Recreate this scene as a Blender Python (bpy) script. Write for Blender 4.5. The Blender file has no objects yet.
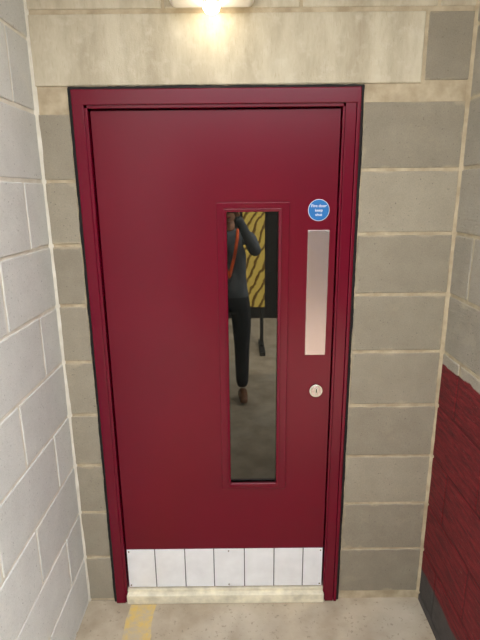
import bpy, bmesh, math, random
from mathutils import Vector, Matrix, noise as mnoise
random.seed(7)
S=bpy.context.scene
S.view_settings.view_transform='Standard'
FZ=-0.02
def lin(c):
    return tuple(((v/255)/12.92 if v/255<=0.04045 else ((v/255+0.055)/1.055)**2.4) for v in c)+(1,)
# ---------- material helpers ----------
class M:
    def __init__(s,name,rough=0.6,metal=0.0):
        s.m=bpy.data.materials.new(name); s.m.use_nodes=True
        s.nt=s.m.node_tree; s.N=s.nt.nodes; s.L=s.nt.links
        s.b=s.N['Principled BSDF']; s.b.inputs['Roughness'].default_value=rough; s.b.inputs['Metallic'].default_value=metal
        s.co=s.N.new('ShaderNodeTexCoord')
    def link(s,a,b): s.L.new(a,b)
    def noise(s,scale,detail=4,vec=None,rough=0.55,stretch=None):
        n=s.N.new('ShaderNodeTexNoise'); n.inputs['Scale'].default_value=scale; n.inputs['Detail'].default_value=detail; n.inputs['Roughness'].default_value=rough
        v=vec or s.co.outputs['Object']
        if stretch:
            mp=s.N.new('ShaderNodeMapping'); mp.inputs['Scale'].default_value=stretch; s.link(v,mp.inputs[0]); v=mp.outputs[0]
        s.link(v,n.inputs['Vector']); return n.outputs['Fac']
    def ramp(s,fac,stops):
        r=s.N.new('ShaderNodeValToRGB'); e=r.color_ramp.elements
        while len(e)<len(stops): e.new(0.5)
        for i,(p,c) in enumerate(stops): e[i].position=p; e[i].color=c
        s.link(fac,r.inputs[0]); return r.outputs[0]
    def mix(s,fac,a,b,mode='MIX'):
        n=s.N.new('ShaderNodeMix'); n.data_type='RGBA'; n.blend_type=mode
        for v,i in ((fac,0),(a,6),(b,7)):
            if isinstance(v,bpy.types.NodeSocket): s.link(v,n.inputs[i])
            else: n.inputs[i].default_value=v
        return n.outputs[2]
    def math(s,op,a,b=0.0,c=0.0):
        n=s.N.new('ShaderNodeMath'); n.operation=op
        for i,v in enumerate((a,b,c)):
            if isinstance(v,bpy.types.NodeSocket): s.link(v,n.inputs[i])
            else: n.inputs[i].default_value=v
        return n.outputs[0]
    def bump(s,h,strength=0.3,dist=0.002):
        n=s.N.new('ShaderNodeBump'); n.inputs['Strength'].default_value=strength; n.inputs['Distance'].default_value=dist
        s.link(h,n.inputs['Height']); s.link(n.outputs[0],s.b.inputs['Normal'])
    def col(s,c):
        if isinstance(c,bpy.types.NodeSocket): s.link(c,s.b.inputs['Base Color'])
        else: s.b.inputs['Base Color'].default_value=c
G=lambda v:(v,v,v,1)

def simple(name,rgb,rough=0.5,metal=0.0,var=0.12,scale=30):
    m=M(name,rough,metal); c=lin(rgb)
    n=m.noise(scale,3)
    m.col(m.ramp(n,[(0.3,tuple(x*(1-var) for x in c[:3])+(1,)),(0.7,tuple(min(1,x*(1+var)) for x in c[:3])+(1,))]))
    return m.m

def red_paint(m):
    rn=m.noise(9,6,stretch=(1,1,7),rough=0.7)
    rc=m.ramp(rn,[(0.32,lin((70,6,11))),(0.5,lin((104,12,20))),(0.68,lin((128,26,33)))])
    return rn,m.mix(m.ramp(m.noise(50,4,stretch=(1,1,6)),[(0.62,G(0)),(0.72,G(0.5))]),rc,lin((146,92,84)))
def block_mat(name,dark,light,smear,red=False,smear_amt=0.6,lim0=0.40):
    m=M(name,0.92)
    at=m.N.new('ShaderNodeAttribute'); at.attribute_name='var'
    uv=m.N.new('ShaderNodeUVMap'); uv.uv_map='blk'
    sx=m.N.new('ShaderNodeSeparateXYZ'); m.link(uv.outputs[0],sx.inputs[0])
    fine=m.noise(230,3,rough=0.7); med=m.ramp(m.noise(9,6,rough=0.62),[(0.25,G(0)),(0.75,G(1))])
    base=m.mix(m.math('ADD',m.math('MULTIPLY',med,0.5),m.math('MULTIPLY',at.outputs['Fac'],0.5)),lin(dark),lin(light))
    base=m.mix(0.3,base,m.ramp(fine,[(0.3,G(0.35)),(0.5,G(0.5)),(0.7,G(0.68))]),'OVERLAY')
    base=m.mix(m.ramp(m.noise(120,2),[(0.26,G(0.8)),(0.34,G(0))]),base,lin(tuple(v*0.7 for v in dark)))
    base=m.mix(m.ramp(m.noise(7,5,rough=0.7),[(0.56,G(0)),(0.76,G(0.3))]),base,lin(smear))
    u=m.math('MULTIPLY',m.math('SUBTRACT',0.5,m.math('ABSOLUTE',m.math('SUBTRACT',sx.outputs[0],0.5))),0.33)
    v=m.math('MULTIPLY',m.math('SUBTRACT',0.5,m.math('ABSOLUTE',m.math('SUBTRACT',sx.outputs[1],0.5))),0.215)
    d=m.math('MINIMUM',u,v)
    nz=m.noise(13,4)
    lim=m.math('MULTIPLY',m.math('SUBTRACT',nz,lim0),0.075)
    e=m.ramp(m.math('MULTIPLY',m.math('SUBTRACT',lim,d),80),[(0,G(0)),(1,G(smear_amt))])
    base=m.mix(e,base,lin(smear))
    h=m.math('ADD',m.math('MULTIPLY',fine,0.6),med)
    if red:
        g=m.N.new('ShaderNodeSeparateXYZ'); m.link(m.co.outputs['Object'],g.inputs[0])
        z=m.math('ADD',g.outputs[2],m.math('MULTIPLY',m.noise(12,4),0.03))
        rn,rc=red_paint(m)
        k=m.ramp(m.math('ADD',m.math('MULTIPLY',m.math('SUBTRACT',1.115,z),200),0.5),[(0,G(0)),(1,G(1))])
        base=m.mix(k,base,rc)
        dk=m.mix(m.noise(20,5),lin((50,48,48)),lin((88,83,80)))
        k2=m.ramp(m.math('ADD',m.math('MULTIPLY',m.math('SUBTRACT',0.165,z),60),0.5),[(0,G(0)),(1,G(1))])
        base=m.mix(k2,base,dk)
        h=m.math('ADD',h,m.math('MULTIPLY',rn,4.0))
    m.col(base); m.bump(h,0.5,0.003)
    return m.m
def mortar_mat(name,a,b,red=False):
    m=M(name,0.95); n=m.noise(16,6); f=m.noise(200,3)
    c=m.mix(m.ramp(n,[(0.35,G(0)),(0.65,G(1))]),lin(a),lin(b))
    if red:
        g=m.N.new('ShaderNodeSeparateXYZ'); m.link(m.co.outputs['Object'],g.inputs[0])
        z=m.math('ADD',g.outputs[2],m.math('MULTIPLY',m.noise(12,4),0.03))
        rn,rc=red_paint(m)
        k=m.ramp(m.math('ADD',m.math('MULTIPLY',m.math('SUBTRACT',1.115,z),200),0.5),[(0,G(0)),(1,G(1))])
        c=m.mix(k,c,m.mix(0.4,rc,lin((56,8,12))))
        k2=m.ramp(m.math('ADD',m.math('MULTIPLY',m.math('SUBTRACT',0.165,z),60),0.5),[(0,G(0)),(1,G(1))])
        c=m.mix(k2,c,lin((60,56,54)))
    m.col(c); m.bump(m.math('ADD',n,f),0.5,0.004); return m.m

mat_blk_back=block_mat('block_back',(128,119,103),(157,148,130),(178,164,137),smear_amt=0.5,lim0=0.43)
mat_blk_left_lit=block_mat('block_left_lit',(182,182,177),(208,208,202),(218,213,199),smear_amt=0.4,lim0=0.43)  # paler blocks: the stronger light on the left wall is put into the colour
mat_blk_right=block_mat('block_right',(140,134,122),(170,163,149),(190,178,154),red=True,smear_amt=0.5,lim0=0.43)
mat_mortar=mortar_mat('mortar_cream',(160,144,118),(188,173,146))
mat_mortar_l_lit=mortar_mat('mortar_left_lit',(200,194,178),(218,213,200))  # mortar lightened to match, left wall's light painted in
mat_mortar_r=mortar_mat('mortar_right',(164,151,128),(192,180,154),red=True)

def lintel_mat():
    m=M('lintel_concrete',0.9)
    st=m.noise(3,6,stretch=(3,1,0.9),rough=0.65); n=m.noise(22,5); f=m.noise(240,2)
    c=m.mix(m.ramp(st,[(0.34,G(0)),(0.6,G(1))]),lin((166,154,131)),lin((195,185,162)))
    c=m.mix(m.ramp(n,[(0.52,G(0)),(0.72,G(0.45))]),c,lin((208,200,181)))
    c=m.mix(m.ramp(m.noise(45,3,stretch=(6,1,0.6)),[(0.60,G(0)),(0.74,G(0.4))]),c,lin((144,126,98)))
    m.col(c); m.bump(m.math('ADD',n,f),0.35,0.002); return m.m
mat_lintel=lintel_mat()

def paint(name,rgb,rough=0.36):
    m=M(name,rough); c=lin(rgb)
    n=m.noise(2.5,3)
    m.col(m.ramp(n,[(0.3,tuple(x*0.92 for x in c[:3])+(1,)),(0.7,tuple(min(1,x*1.06) for x in c[:3])+(1,))]))
    m.b.inputs['Specular IOR Level'].default_value=0.35
    m.bump(m.noise(350,2),0.05,0.0006); return m.m
mat_leaf=paint('red_door_paint',(101,0,28),0.28); mat_frame=paint('red_frame_paint',(100,2,30),0.24)
mat_gap=simple('gap_black',(14,10,11),0.9); mat_seal=simple('black_mastic',(9,8,9),0.8,scale=80)
def metal(name,rgb,rough,stretch=(1,1,60),met=1.0):
    m=M(name,rough,met); n=m.noise(12,4,stretch=stretch); c=lin(rgb)
    m.col(m.ramp(n,[(0.3,tuple(x*0.9 for x in c[:3])+(1,)),(0.7,c)]))
    m.bump(n,0.08,0.0005); return m.m
mat_alu=metal('brushed_aluminium',(196,180,180),0.27,(60,1,1),0.85); mat_kick=metal('kick_aluminium',(246,248,252),0.4,(1,1,1),0.3)
mat_steel=metal('lock_steel',(190,188,184),0.22,(1,1,1)); mat_dark=simple('keyhole_dark',(20,20,20),0.6)
mat_refl_line=simple('reflection_line_grey',(96,98,104),0.5)  # grey for the painted reflection lines on the kick plate
mat_sill=simple('sill_cream',(216,208,184),0.6,var=0.2,scale=20)
mat_blue=simple('sign_blue',(24,104,172),0.4,var=0.03); mat_white=simple('sign_white',(225,230,235),0.5,var=0.02)
def glass_mat():
    m=M('tinted_glass',0.02); m.col(lin((14,15,13))); m.b.inputs['IOR'].default_value=1.5
    gl=m.N.new('ShaderNodeBsdfGlossy'); gl.inputs['Roughness'].default_value=0.01; gl.inputs['Color'].default_value=(0.95,0.90,0.74,1)
    mx=m.N.new('ShaderNodeMixShader'); mx.inputs[0].default_value=0.045
    m.link(m.b.outputs[0],mx.inputs[1]); m.link(gl.outputs[0],mx.inputs[2]); m.link(mx.outputs[0],m.N['Material Output'].inputs[0]); return m.m
mat_glass=glass_mat()
def floor_mat():
    m=M('floor_concrete',0.85)
    n=m.noise(6,6); f=m.noise(180,3); s=m.noise(2.2,4)
    c=m.mix(m.ramp(n,[(0.35,G(0)),(0.65,G(1))]),lin((154,139,117)),lin((184,170,148)))
    c=m.mix(m.ramp(s,[(0.5,G(0)),(0.7,G(0.5))]),c,lin((190,182,166)))
    c=m.mix(m.ramp(m.noise(70,3),[(0.62,G(0)),(0.7,G(0.5))]),c,lin((110,98,84)))
    m.col(c); m.bump(m.math('ADD',n,f),0.4,0.002); return m.m
mat_floor=floor_mat()
def line_mat():
    m=M('faded_yellow_paint',0.8); n=m.noise(16,6,rough=0.75)
    m.col(m.mix(m.ramp(n,[(0.4,G(0)),(0.58,G(1))]),lin((204,174,100)),lin((180,164,136)))); return m.m
mat_line=line_mat()

# ---------- mesh helpers ----------
def obj(name,me,mats,parent=None,bevel=0,seg=2):
    o=bpy.data.objects.new(name,me); S.collection.objects.link(o)
    for m in mats: me.materials.append(m)
    if parent: o.parent=parent
    if bevel:
        b=o.modifiers.new('bev','BEVEL'); b.width=bevel; b.segments=seg; b.limit_method='ANGLE'; b.angle_limit=math.radians(40)
    return o
def empty(name,loc=(0,0,0)):
    e=bpy.data.objects.new(name,None); S.collection.objects.link(e); e.location=loc; e.empty_display_size=0.1; return e
class B:
    def __init__(s):
        s.bm=bmesh.new(); s.uv=s.bm.loops.layers.uv.new('blk'); s.var=s.bm.loops.layers.float_color.new('var')
    def box(s,x0,x1,y0,y1,z0,z1,mi=0,axis='x',r=None):
        r=random.random() if r is None else r
        vs=[s.bm.verts.new((x,y,z)) for x in (x0,x1) for y in (y0,y1) for z in (z0,z1)]
        fs=[(0,1,3,2),(4,6,7,5),(0,4,5,1),(2,3,7,6),(0,2,6,4),(1,5,7,3)]
        for f in fs:
            fc=s.bm.faces.new([vs[i] for i in f]); fc.material_index=mi
            for l in fc.loops:
                c=l.vert.co
                a=(c.x-x0)/(x1-x0) if axis=='x' else (c.y-y0)/(y1-y0)
                l[s.uv].uv=(a,(c.z-z0)/(z1-z0)); l[s.var]=(r,r,r,1)
    def mesh(s,name):
        bmesh.ops.recalc_face_normals(s.bm,faces=s.bm.faces)
        me=bpy.data.meshes.new(name); s.bm.to_mesh(me); s.bm.free(); return me
def box(name,x0,x1,y0,y1,z0,z1,mat,parent=None,bevel=0,seg=2):
    b=B(); b.box(x0,x1,y0,y1,z0,z1); return obj(name,b.mesh(name),[mat],parent,bevel,seg)
def disc(name,x,y,z,r,depth,mat,parent=None,bevel=0,n=48,r2=None):
    bm=bmesh.new(); bmesh.ops.create_cone(bm,cap_ends=True,segments=n,radius1=r,radius2=r2 or r,depth=depth)
    bmesh.ops.rotate(bm,verts=bm.verts,matrix=Matrix.Rotation(math.pi/2,3,'X'))
    bmesh.ops.translate(bm,verts=bm.verts,vec=(x,y,z))
    me=bpy.data.meshes.new(name); bm.to_mesh(me); bm.free()
    return obj(name,me,[mat],parent,bevel)

XL,XR=-0.690,0.786
FL,FR=-0.573,0.427
H=3.0; CH=0.2255
J=0.010
def jit(a): return random.uniform(-a,a)
# ---------- wall_back ----------
b=B()
b.box(XL-0.2,FL+0.004,0.003,0.2,FZ-0.05,2.10,2)
b.box(FR-0.004,XR+0.2,0.003,0.2,FZ-0.05,2.10,2)
b.box(XL-0.2,XR+0.2,0.003,0.2,2.094,H,2)
k=0
while True:   # right pier
    z0=0.018+CH*k
    if z0>2.0: break
    b.box(FR+0.006+jit(.002),XR-0.008+jit(.003),jit(.001),0.1,z0+J/2+jit(.002),z0+CH-J/2+jit(.002),0); k+=1
k=-1
while True:   # left pier
    z0=-0.0125+CH*k; z1=z0+CH
    if z0>2.0: break
    b.box(XL+0.004,FL-0.004+jit(.002),jit(.001),0.1,max(z0+J/2,FZ-0.02),min(z1-J/2,2.09),0); k+=1
b.box(XL+0.006,0.618,-0.002,0.1,2.100,2.315,1)
b.box(0.630,XR-0.006,0.0,0.1,2.108,2.315,0,r=0.05)
for z0 in (2.325,2.5505,2.776):
    x=XL+0.004-random.choice((0,0.2))
    while x<XR:
        x1=x+0.44
        b.box(max(x,XL+0.004),min(x1,XR-0.004),jit(.001),0.1,z0+0.004,z0+CH-0.008,1 if z0<2.4 else 0); x=x1+0.01
wb=obj('wall_back',b.mesh('wall_back'),[mat_blk_back,mat_lintel,mat_mortar],bevel=0.004)
# ---------- side walls ----------
def side(name,X,sgn,depth,off,first,mats,par,rec=0.003):
    b=B()
    x0,x1=(X-0.2,X-rec) if sgn<0 else (X+rec,X+0.2)
    b.box(x0,x1,-depth,0.2,FZ-0.05,H,1,axis='y')
    k=-1
    while True:
        z0=off+CH*k
        if z0>H-0.05: break
        j=first if k%2==par else first+0.225
        y=0.0; nxt=j
        while y<depth-0.02:
            e=min(nxt,depth)
            bx=(X-0.1,X+jit(.001)) if sgn<0 else (X+jit(.001),X+0.1)
            b.box(bx[0],bx[1],-(e-J/2),-(y+ (J/2 if y>0 else 0.003)),max(z0+J/2+jit(.0015),FZ-0.02),min(z0+CH-J/2+jit(.0015),H),0,axis='y')
            y=e; nxt=e+0.45
        k+=1
    return obj(name,b.mesh(name),mats,bevel=0.004)
side('wall_left',XL,-1,3.2,-0.0125,0.165,[mat_blk_left_lit,mat_mortar_l_lit],1)
side('wall_right',XR,1,1.35,0.018,0.147,[mat_blk_right,mat_mortar_r],0,0.003)
def fillet(name,X,y,mat,sgn):
    b=bmesh.new(); n=90; rows=[]
    for i in range(n+1):
        z=FZ+(2.95-FZ)*i/n; w=0.010+0.006*mnoise.noise(Vector((z*6,sgn*3,0)))+random.uniform(-.001,.001)
        rows.append([b.verts.new((X+sgn*0.003,-w,z)),b.verts.new((X-sgn*w*0.45,-w*0.45,z)),b.verts.new((X-sgn*w,0.003,z))])
    for i in range(n):
        for j in range(2): b.faces.new((rows[i][j],rows[i][j+1],rows[i+1][j+1],rows[i+1][j]))
    bmesh.ops.recalc_face_normals(b,faces=b.faces)
    me=bpy.data.meshes.new(name); b.to_mesh(me); b.free(); me.shade_smooth(); return obj(name,me,[mat])
# ---------- floor / ceiling / surroundings ----------
box('floor',-9,9,-12,0.2,FZ-0.1,FZ,mat_floor)
box('ceiling',XL-0.2,XR+0.2,-0.8,0.2,2.75,2.95,mat_lintel)
f1=fillet('trim_1',XL,0,mat_mortar_l_lit,-1); f2=fillet('trim_2',XR,0,mat_mortar,1)
mat_backdrop=simple('backdrop_dark',(26,23,20),0.9,var=0.4,scale=5)  # unseen wall added, kept dark so the glass mirrors no bright sky
b=B()
for k in range(14):
    x=-5.0-(0.225 if k%2 else 0)
    while x<5: 
        b.box(max(x,-5),min(x+0.44,5),-5.1,-5.0,FZ+CH*k+0.005,FZ+CH*(k+1)-0.005); x+=0.45
b.box(-5,5,-5.15,-5.006,FZ,FZ+CH*14)
obj('wall_backdrop',b.mesh('wall_backdrop'),[mat_backdrop])
bm=bmesh.new(); L=[];n=40
for i in range(n+1):
    y=-0.024-1.6*i/n; L.append((bm.verts.new((-0.500+jit(.005)+0.01*i/n,y,FZ+0.0012)),bm.verts.new((-0.385+jit(.006)+0.02*i/n,y,FZ+0.0012))))
for i in range(n): bm.faces.new((L[i][0],L[i+1][0],L[i+1][1],L[i][1]))
me=bpy.data.meshes.new('yl'); bm.to_mesh(me); bm.free(); obj('floor_line_marking',me,[mat_line])

# ---------- door ----------
door=empty('door_1')
FT=2.094
def mastic(name,pts,nrm):
    bm=bmesh.new(); rows=[]
    (x0,z0),(x1,z1)=pts; n=200
    for i in range(n+1):
        t=i/n; x=x0+(x1-x0)*t; z=z0+(z1-z0)*t
        w=0.006+0.003*mnoise.noise(Vector((x*9,z*9,nrm[0]*5)))+0.0015*mnoise.noise(Vector((x*50,z*50,nrm[0]*5)))
        o=(x+nrm[0]*w,z+nrm[1]*w); q=(x-nrm[0]*0.010,z-nrm[1]*0.010)
        rows.append([bm.verts.new((q[0],-0.004,q[1])),bm.verts.new((x,-0.006,z)),bm.verts.new((o[0],-0.003,o[1])),bm.verts.new((o[0],0.01,o[1]))])
    for i in range(n):
        for j in range(3): bm.faces.new((rows[i][j],rows[i][j+1],rows[i+1][j+1],rows[i+1][j]))
    bmesh.ops.recalc_face_normals(bm,faces=bm.faces)
    me=bpy.data.meshes.new(name); bm.to_mesh(me); bm.free(); me.shade_smooth(); return obj(name,me,[mat_seal],door)
mastic('mastic_left',((FL+.004,FZ),(FL+.004,FT)),(-1,0)); mastic('mastic_right',((FR-.004,FZ),(FR-.004,FT)),(1,0)); mastic('mastic_top',((FL,FT-.002),(FR,FT-.002)),(0,1))
FY=-0.016
OL,OR,OT=-0.512,0.358,2.028
box('frame_left',FL+.011,OL-.010,FY,0.09,FZ,FT-.006,mat_frame,door,0.003)
box('frame_left_bead',OL-.012,OL,FY+.006,0.09,FZ,OT+.002,mat_frame,door,0.002)
box('frame_right',OR+.046,FR-.010,FY,0.09,FZ,FT-.006,mat_frame,door,0.003)
box('frame_right_face',OR+.008,OR+.0445,FY+.003,0.09,FZ,FT-.03,mat_frame,door,0.002)
box('frame_right_bead',OR,OR+.009,FY+.010,0.09,FZ,OT+.002,mat_frame,door,0.002)
box('frame_top',FL+.011,FR-.010,FY-.0005,0.09,OT+.010,FT-.006,mat_frame,door,0.003)
box('frame_top_bead',OL-.002,OR+.002,FY+.006,0.09,OT,OT+.012,mat_frame,door,0.002)
box('gap_backing',FL+.01,FR-.01,0.055,0.07,FZ,FT-.02,mat_gap,door)
LY=0.008; gx0,gx1,gz0,gz1=-0.0445,0.143,0.572,1.680
l0,l1,lb,lt=OL+.004,OR-.004,0.045,OT-.004
def ringmesh(name,ox0,ox1,oz0,oz1,ix0,ix1,iz0,iz1,y0,y1,mat,bevel=0.002,slope=0):
    bm=bmesh.new()
    def lp(x0,x1,z0,z1,y): return [bm.verts.new(p) for p in ((x0,y,z0),(x1,y,z0),(x1,y,z1),(x0,y,z1))]
    a=lp(ox0,ox1,oz0,oz1,y0); c=lp(ix0,ix1,iz0,iz1,y0+slope); d=lp(ox0,ox1,oz0,oz1,y1); e=lp(ix0,ix1,iz0,iz1,y1)
    for i in range(4):
        j=(i+1)%4
        bm.faces.new((a[i],a[j],c[j],c[i])); bm.faces.new((d[i],e[i],e[j],d[j])); bm.faces.new((a[i],d[i],d[j],a[j])); bm.faces.new((c[i],c[j],e[j],e[i]))
    bmesh.ops.recalc_face_normals(bm,faces=bm.faces)
    me=bpy.data.meshes.new(name); bm.to_mesh(me); bm.free(); return obj(name,me,[mat],door,bevel)
ringmesh('leaf',l0,l1,lb,lt,gx0,gx1,gz0,gz1,LY,LY+.044,mat_leaf)
ringmesh('vision_bead',-0.081,0.183,0.546,1.713,gx0-.002,gx1+.002,gz0-.002,gz1+.002,LY-.006,LY+.002,mat_frame,0.0015)
ringmesh('vision_bead_inner',gx0-.012,gx1+.012,gz0-.012,gz1+.012,gx0,gx1,gz0,gz1,LY-.013,LY+.012,mat_frame,0.002,0.004)
box('glass_pane',gx0-.004,gx1+.004,LY+.010,LY+.018,gz0-.004,gz1+.004,mat_glass,door)
box('push_plate',0.251,0.330,LY-.0025,LY,1.134,1.613,mat_alu,door,0.0008)
for x in (0.259,0.322):
    for z in (1.142,1.605): disc('plate_screw',x,LY-.003,z,0.0035,0.002,mat_steel,door,0.0004,16)
disc('lock_rose',0.299,LY-.004,0.985,0.027,0.008,mat_steel,door,0.002)
disc('lock_ring',0.299,LY-.009,0.985,0.020,0.003,mat_alu,door,0.001)
disc('lock_cylinder',0.299,LY-.0115,0.989,0.0085,0.004,mat_steel,door,0.0006)
box('lock_euro_body',0.2945,0.3035,LY-.0125,LY-.009,0.970,0.986,mat_steel,door,0.001)
box('keyhole',0.2970,0.3010,LY-.0142,LY-.013,0.980,0.996,mat_dark,door)
disc('fire_door_sign_rim',0.288,LY-.001,1.684,0.0385,0.002,mat_white,door,0,64)
disc('fire_door_sign',0.288,LY-.0018,1.684,0.0368,0.002,mat_blue,door,0,64)
for i,t in enumerate(('Fire door','keep','shut')):
    cu=bpy.data.curves.new('txt','FONT'); cu.body=t; cu.size=0.0145; cu.align_x='CENTER'; cu.extrude=0.0002; cu.offset=0.0001
    o=bpy.data.objects.new('txt',cu); S.collection.objects.link(o)
    bpy.context.view_layer.update()
    me=bpy.data.meshes.new_from_object(o.evaluated_get(bpy.context.evaluated_depsgraph_get())); bpy.data.objects.remove(o)
    me.materials.clear()
    me.transform(Matrix.Translation((0.288,LY-.0032,1.684+0.0105-0.0155*i))@Matrix.Rotation(math.pi/2,4,'X'))
    obj('sign_text_%d'%(i+1),me,[mat_white],door)
xs=[l0+.001,-0.383,-0.252,-0.125,0.009,0.139,0.266,l1-.001]
box('kick_reflection_lines',l0+.001,l1-.001,LY-.0015,LY,0.049,0.246,mat_refl_line,door)  # grey sheet between the strips stands in for reflections in the plate
for i in range(7):
    box('kick_plate_strip_%d'%(i+1),xs[i]+.0022,xs[i+1]-.0022,LY-.0035,LY-.0012,0.0495,0.2455,mat_kick,door,0.0008)
for x in (l0+.012,l1-.012,-0.06):
    for z in (0.06,0.235): disc('kick_screw',x,LY-.004,z,0.0035,0.002,mat_steel,door,0.0004,16)
box('threshold_sill',OL-.002,OR+.002,-0.022,0.09,FZ,0.026,mat_sill,door,0.004)
box('threshold_upstand',OL-.001,OR+.001,0.001,0.09,0.026,0.041,mat_sill,door,0.002)

# ---------- lamp ----------
lamp=empty('wall_lamp')
mat_hous=simple('lamp_housing',(236,233,226),0.45,var=0.03)
b=B(); b.box(-0.215,0.055,-0.115,-0.0,2.326,2.42); obj('housing',b.mesh('h'),[mat_hous],lamp,0.018,4)
m=M('lamp_glow'); m.b.inputs['Emission Color'].default_value=(1,0.9,0.7,1); m.b.inputs['Emission Strength'].default_value=20; mat_em=m.m
bm=bmesh.new(); bmesh.ops.create_uvsphere(bm,u_segments=32,v_segments=16,radius=0.022); bmesh.ops.scale(bm,verts=bm.verts,vec=(1.2,1,0.9)); bmesh.ops.translate(bm,verts=bm.verts,vec=(-0.08,-0.06,2.311))
me=bpy.data.meshes.new('bulb'); bm.to_mesh(me); bm.free(); obj('bulb',me,[mat_em],lamp)
disc_=disc('bulb_collar',0,0,0,0.026,0.01,mat_hous,lamp,0.002); disc_.rotation_euler=(math.pi/2,0,0); disc_.location=(-0.08,-0.06,2.325)
ld=bpy.data.lights.new('lamp_light','POINT'); ld.energy=0.3; ld.color=(1,0.88,0.68); ld.shadow_soft_size=0.03
lo=bpy.data.objects.new('lamp_light',ld); S.collection.objects.link(lo); lo.location=(-0.08,-0.10,2.27); lo.parent=lamp

# ---------- added striped board, stands in for the yellow patch mirrored in the glass ----------
m=M('gold_brown_stripes',0.5)
g=m.N.new('ShaderNodeSeparateXYZ'); m.link(m.co.outputs['Object'],g.inputs[0])
st=m.math('FRACT',m.math('ADD',m.math('MULTIPLY',g.outputs[0],-10.5),m.math('ADD',m.math('MULTIPLY',g.outputs[2],5.0),m.math('MULTIPLY',m.noise(5,5),1.6))))
m.col(m.mix(m.ramp(st,[(0.6,G(0)),(0.75,G(1))]),lin((250,218,110)),lin((130,98,38)))); mat_gold=m.m
mat_post=simple('board_post_dark',(50,48,44),0.6,0.2)
br=empty('yellow_reflection_board')
box('board',0.04,0.28,-3.53,-3.50,0.50,1.62,mat_gold,br,0.004)
for x in (0.07,0.25):
    box('post',x-.02,x+.02,-3.57,-3.53,FZ,1.66,mat_post,br,0.004); box('foot',x-.03,x+.03,-3.80,-3.30,FZ,FZ+.05,mat_post,br,0.006)

# ---------- photographer ----------
P=empty('person',(-0.085,-2.17,FZ))
def skin(name,V,E,R,mat,sub=2,root=0):
    me=bpy.data.meshes.new(name); me.from_pydata(V,E,[]); me.update()
    o=obj(name,me,[mat],P)
    sm=o.modifiers.new('skin','SKIN'); sm.use_smooth_shade=True
    for i,r in enumerate(R):
        sv=me.skin_vertices[0].data[i]; sv.radius=r if isinstance(r,tuple) else (r,r); sv.use_root=(i==root)
    s=o.modifiers.new('sub','SUBSURF'); s.levels=sub; s.render_levels=sub
    return o
m=M('clothes',0.85); g=m.N.new('ShaderNodeSeparateXYZ'); m.link(m.co.outputs['Object'],g.inputs[0])
m.col(m.mix(m.math('GREATER_THAN',g.outputs[2],0.93),lin((34,36,42)),m.mix(m.noise(12,4),lin((66,72,80)),lin((110,116,122))))); mat_cl=m.m
mat_skin=simple('skin',(196,146,118),0.5,var=0.05); mat_hair=simple('hair',(48,34,26),0.7); mat_shoe=simple('shoe_brown',(120,78,48),0.5); mat_or=simple('orange_lanyard',(240,96,30),0.6)
V=[(0,0,.95),(0,0,1.10),(0,0,1.28),(0,0,1.42),(0,.01,1.50)];R=[(.16,.11),(.14,.10),(.165,.115),(.11,.085),(.058,.058)];E=[(0,1),(1,2),(2,3),(3,4)]
for s in (-1,1):
    i=len(V); V+=[(s*.17,0,1.42),(s*.205,.10,1.33),(s*.215,.21,1.33),(s*.14,.28,1.46),(s*.075,.325,1.60)]; R+=[.065,.055,.046,.04,.03]
    E+=[(3,i),(i,i+1),(i+1,i+2),(i+2,i+3),(i+3,i+4)]
    i=len(V); V+=[(s*.09,0,.85),(s*.10,.015,.66),(s*.10,.02,.48),(s*.10,-.005,.30),(s*.10,-.02,.09)]; R+=[.098,.086,.070,.066,.055]
    E+=[(0,i)]+[(i+a,i+a+1) for a in range(4)]
skin('clothed_body',V,E,R,mat_cl)
for s in (-1,1):
    skin('shoe',[(s*.10,-.05,.05),(s*.105,.05,.045),(s*.115,.17,.035)],[(0,1),(1,2)],[(.045,.045),(.045,.04),(.035,.03)],mat_shoe)
    V=[(s*.075,.325,1.60),(s*.066,.34,1.645),(s*.060,.352,1.69)];E=[(0,1),(1,2)];R=[(.024,.02),(.03,.016),(.028,.013)]
    skin('palm',V,E,R,mat_skin)
    for f in range(4):
        z=1.665+f*.017; ln=(.8,.95,1.0,.88)[f]
        skin('finger_%d'%(f+1),[(s*.060,.356,z-.006),(s*.050,.372+.004*ln,z),(s*.040,.387,z+.003),(s*(.040-.012*ln),.3875,z+.004)],[(0,1),(1,2),(2,3)],[.009,.0085,.007,.0065],mat_skin,1)
    skin('thumb',[(s*.062,.340,1.645),(s*.046,.350,1.668),(s*.030,.3575,1.692)],[(0,1),(1,2)],[.012,.010,.008],mat_skin,1)
bm=bmesh.new(); bmesh.ops.create_uvsphere(bm,u_segments=48,v_segments=32,radius=1)
for v in bm.verts:
    x,y,z=v.co; w=1-0.28*max(0,-z)**1.3
    X,Y,Z=x*.074*w,y*.094*(1-0.12*max(0,-z)),z*.118
    fx=math.exp(-(x/.16)**2)
    if y>0: Y+=0.018*fx*math.exp(-((z+.12)/.16)**2)+0.007*math.exp(-(x/.3)**2)*math.exp(-((z+.5)/.09)**2)+0.008*math.exp(-(x/.25)**2)*math.exp(-((z+.85)/.15)**2)
    for sx in (-.4,.4):
        if y>0: Y-=0.009*math.exp(-((x-sx)/.16)**2-((z-.05)/.1)**2)
    v.co=(X,Y+.02,Z+1.645)
me=bpy.data.meshes.new('head'); bm.to_mesh(me); bm.free(); me.shade_smooth(); obj('head',me,[mat_skin],P)
skin('neck',[(0,.0,1.46),(0,.01,1.57)],[(0,1)],[.055,.052],mat_skin)
mat_eye=simple('eye',(30,24,22),0.2); mat_lip=simple('lips',(160,84,78),0.5)
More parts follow.
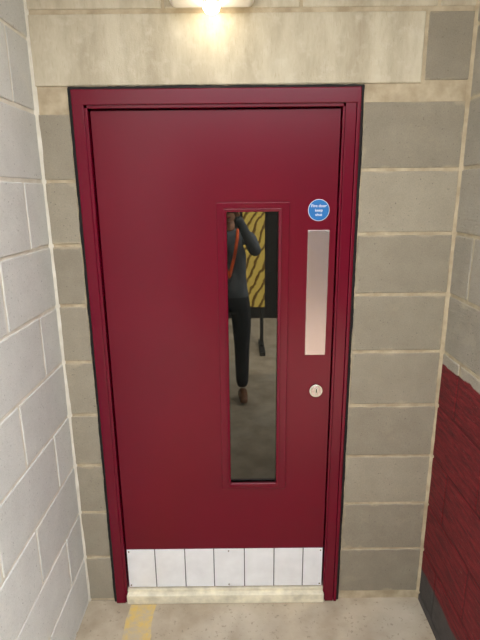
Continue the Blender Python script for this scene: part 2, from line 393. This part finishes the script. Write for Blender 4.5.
for s in (-1,1):
    bm=bmesh.new(); bmesh.ops.create_uvsphere(bm,u_segments=16,v_segments=10,radius=.010); bmesh.ops.translate(bm,verts=bm.verts,vec=(s*.029,.092,1.651)); me=bpy.data.meshes.new('eye'); bm.to_mesh(me); bm.free(); obj('eye',me,[mat_eye],P)
    bm=bmesh.new(); bmesh.ops.create_uvsphere(bm,u_segments=16,v_segments=10,radius=1); bmesh.ops.scale(bm,verts=bm.verts,vec=(.010,.017,.03)); bmesh.ops.translate(bm,verts=bm.verts,vec=(s*.075,.015,1.64)); me=bpy.data.meshes.new('ear'); bm.to_mesh(me); bm.free(); obj('ear',me,[mat_skin],P)
bm=bmesh.new(); bmesh.ops.create_uvsphere(bm,u_segments=16,v_segments=10,radius=1); bmesh.ops.scale(bm,verts=bm.verts,vec=(.022,.008,.006)); bmesh.ops.translate(bm,verts=bm.verts,vec=(0,.104,1.586)); me=bpy.data.meshes.new('mouth'); bm.to_mesh(me); bm.free(); obj('mouth',me,[mat_lip],P)
bm=bmesh.new(); bmesh.ops.create_uvsphere(bm,u_segments=40,v_segments=28,radius=1)
bmesh.ops.delete(bm,geom=[v for v in bm.verts if (v.co.y>0.35 and v.co.z<0.55) or (v.co.z<-0.45)],context='VERTS')
for v in bm.verts: v.co=(v.co.x*.083,v.co.y*.104+.012,v.co.z*.126+1.650)
me=bpy.data.meshes.new('hair'); bm.to_mesh(me); bm.free(); me.shade_smooth(); obj('hair',me,[mat_hair],P)
skin('lanyard',[(-.075,.02,1.49),(-.07,.10,1.42),(-.05,.135,1.30),(0,.14,1.10),(.05,.135,1.30),(.07,.10,1.42),(.075,.02,1.49)],[(i,i+1) for i in range(6)],[.014]*7,mat_or,1)
mat_ph=simple('phone_black',(20,20,24),0.25)
b=B(); b.box(0.02,0.096,.364,.372,1.628,1.776); 
ph=obj('phone',b.mesh('phone'),[mat_ph],P,0.003); ph.location=(-0.036,0,0)

# ---------- light ----------
sd=bpy.data.lights.new('sun','SUN'); sd.energy=5.0; sd.angle=math.radians(1.0); sd.color=(1,0.95,0.86)
so=bpy.data.objects.new('sun',sd); S.collection.objects.link(so)
so.rotation_euler=Vector((-0.15,-0.75,-1.15)).to_track_quat('-Z','Y').to_euler(); so.location=(0,3,6)
w=bpy.data.worlds.new('sky'); S.world=w; w.use_nodes=True; bg=w.node_tree.nodes['Background']; bg.inputs[0].default_value=(0.94,0.965,1.0,1); bg.inputs[1].default_value=7.1
# ---------- camera ----------
cd=bpy.data.cameras.new('camera'); cd.sensor_fit='HORIZONTAL'; cd.sensor_width=36; cd.lens=36; cd.clip_start=0.01
co=bpy.data.objects.new('camera',cd); S.collection.objects.link(co)
co.matrix_world=Matrix.Translation((0,-1.768,1.743))@Matrix.Rotation(math.radians(90-14.71),4,'X')@Matrix.Rotation(math.radians(-0.56),4,'Z')
S.camera=co
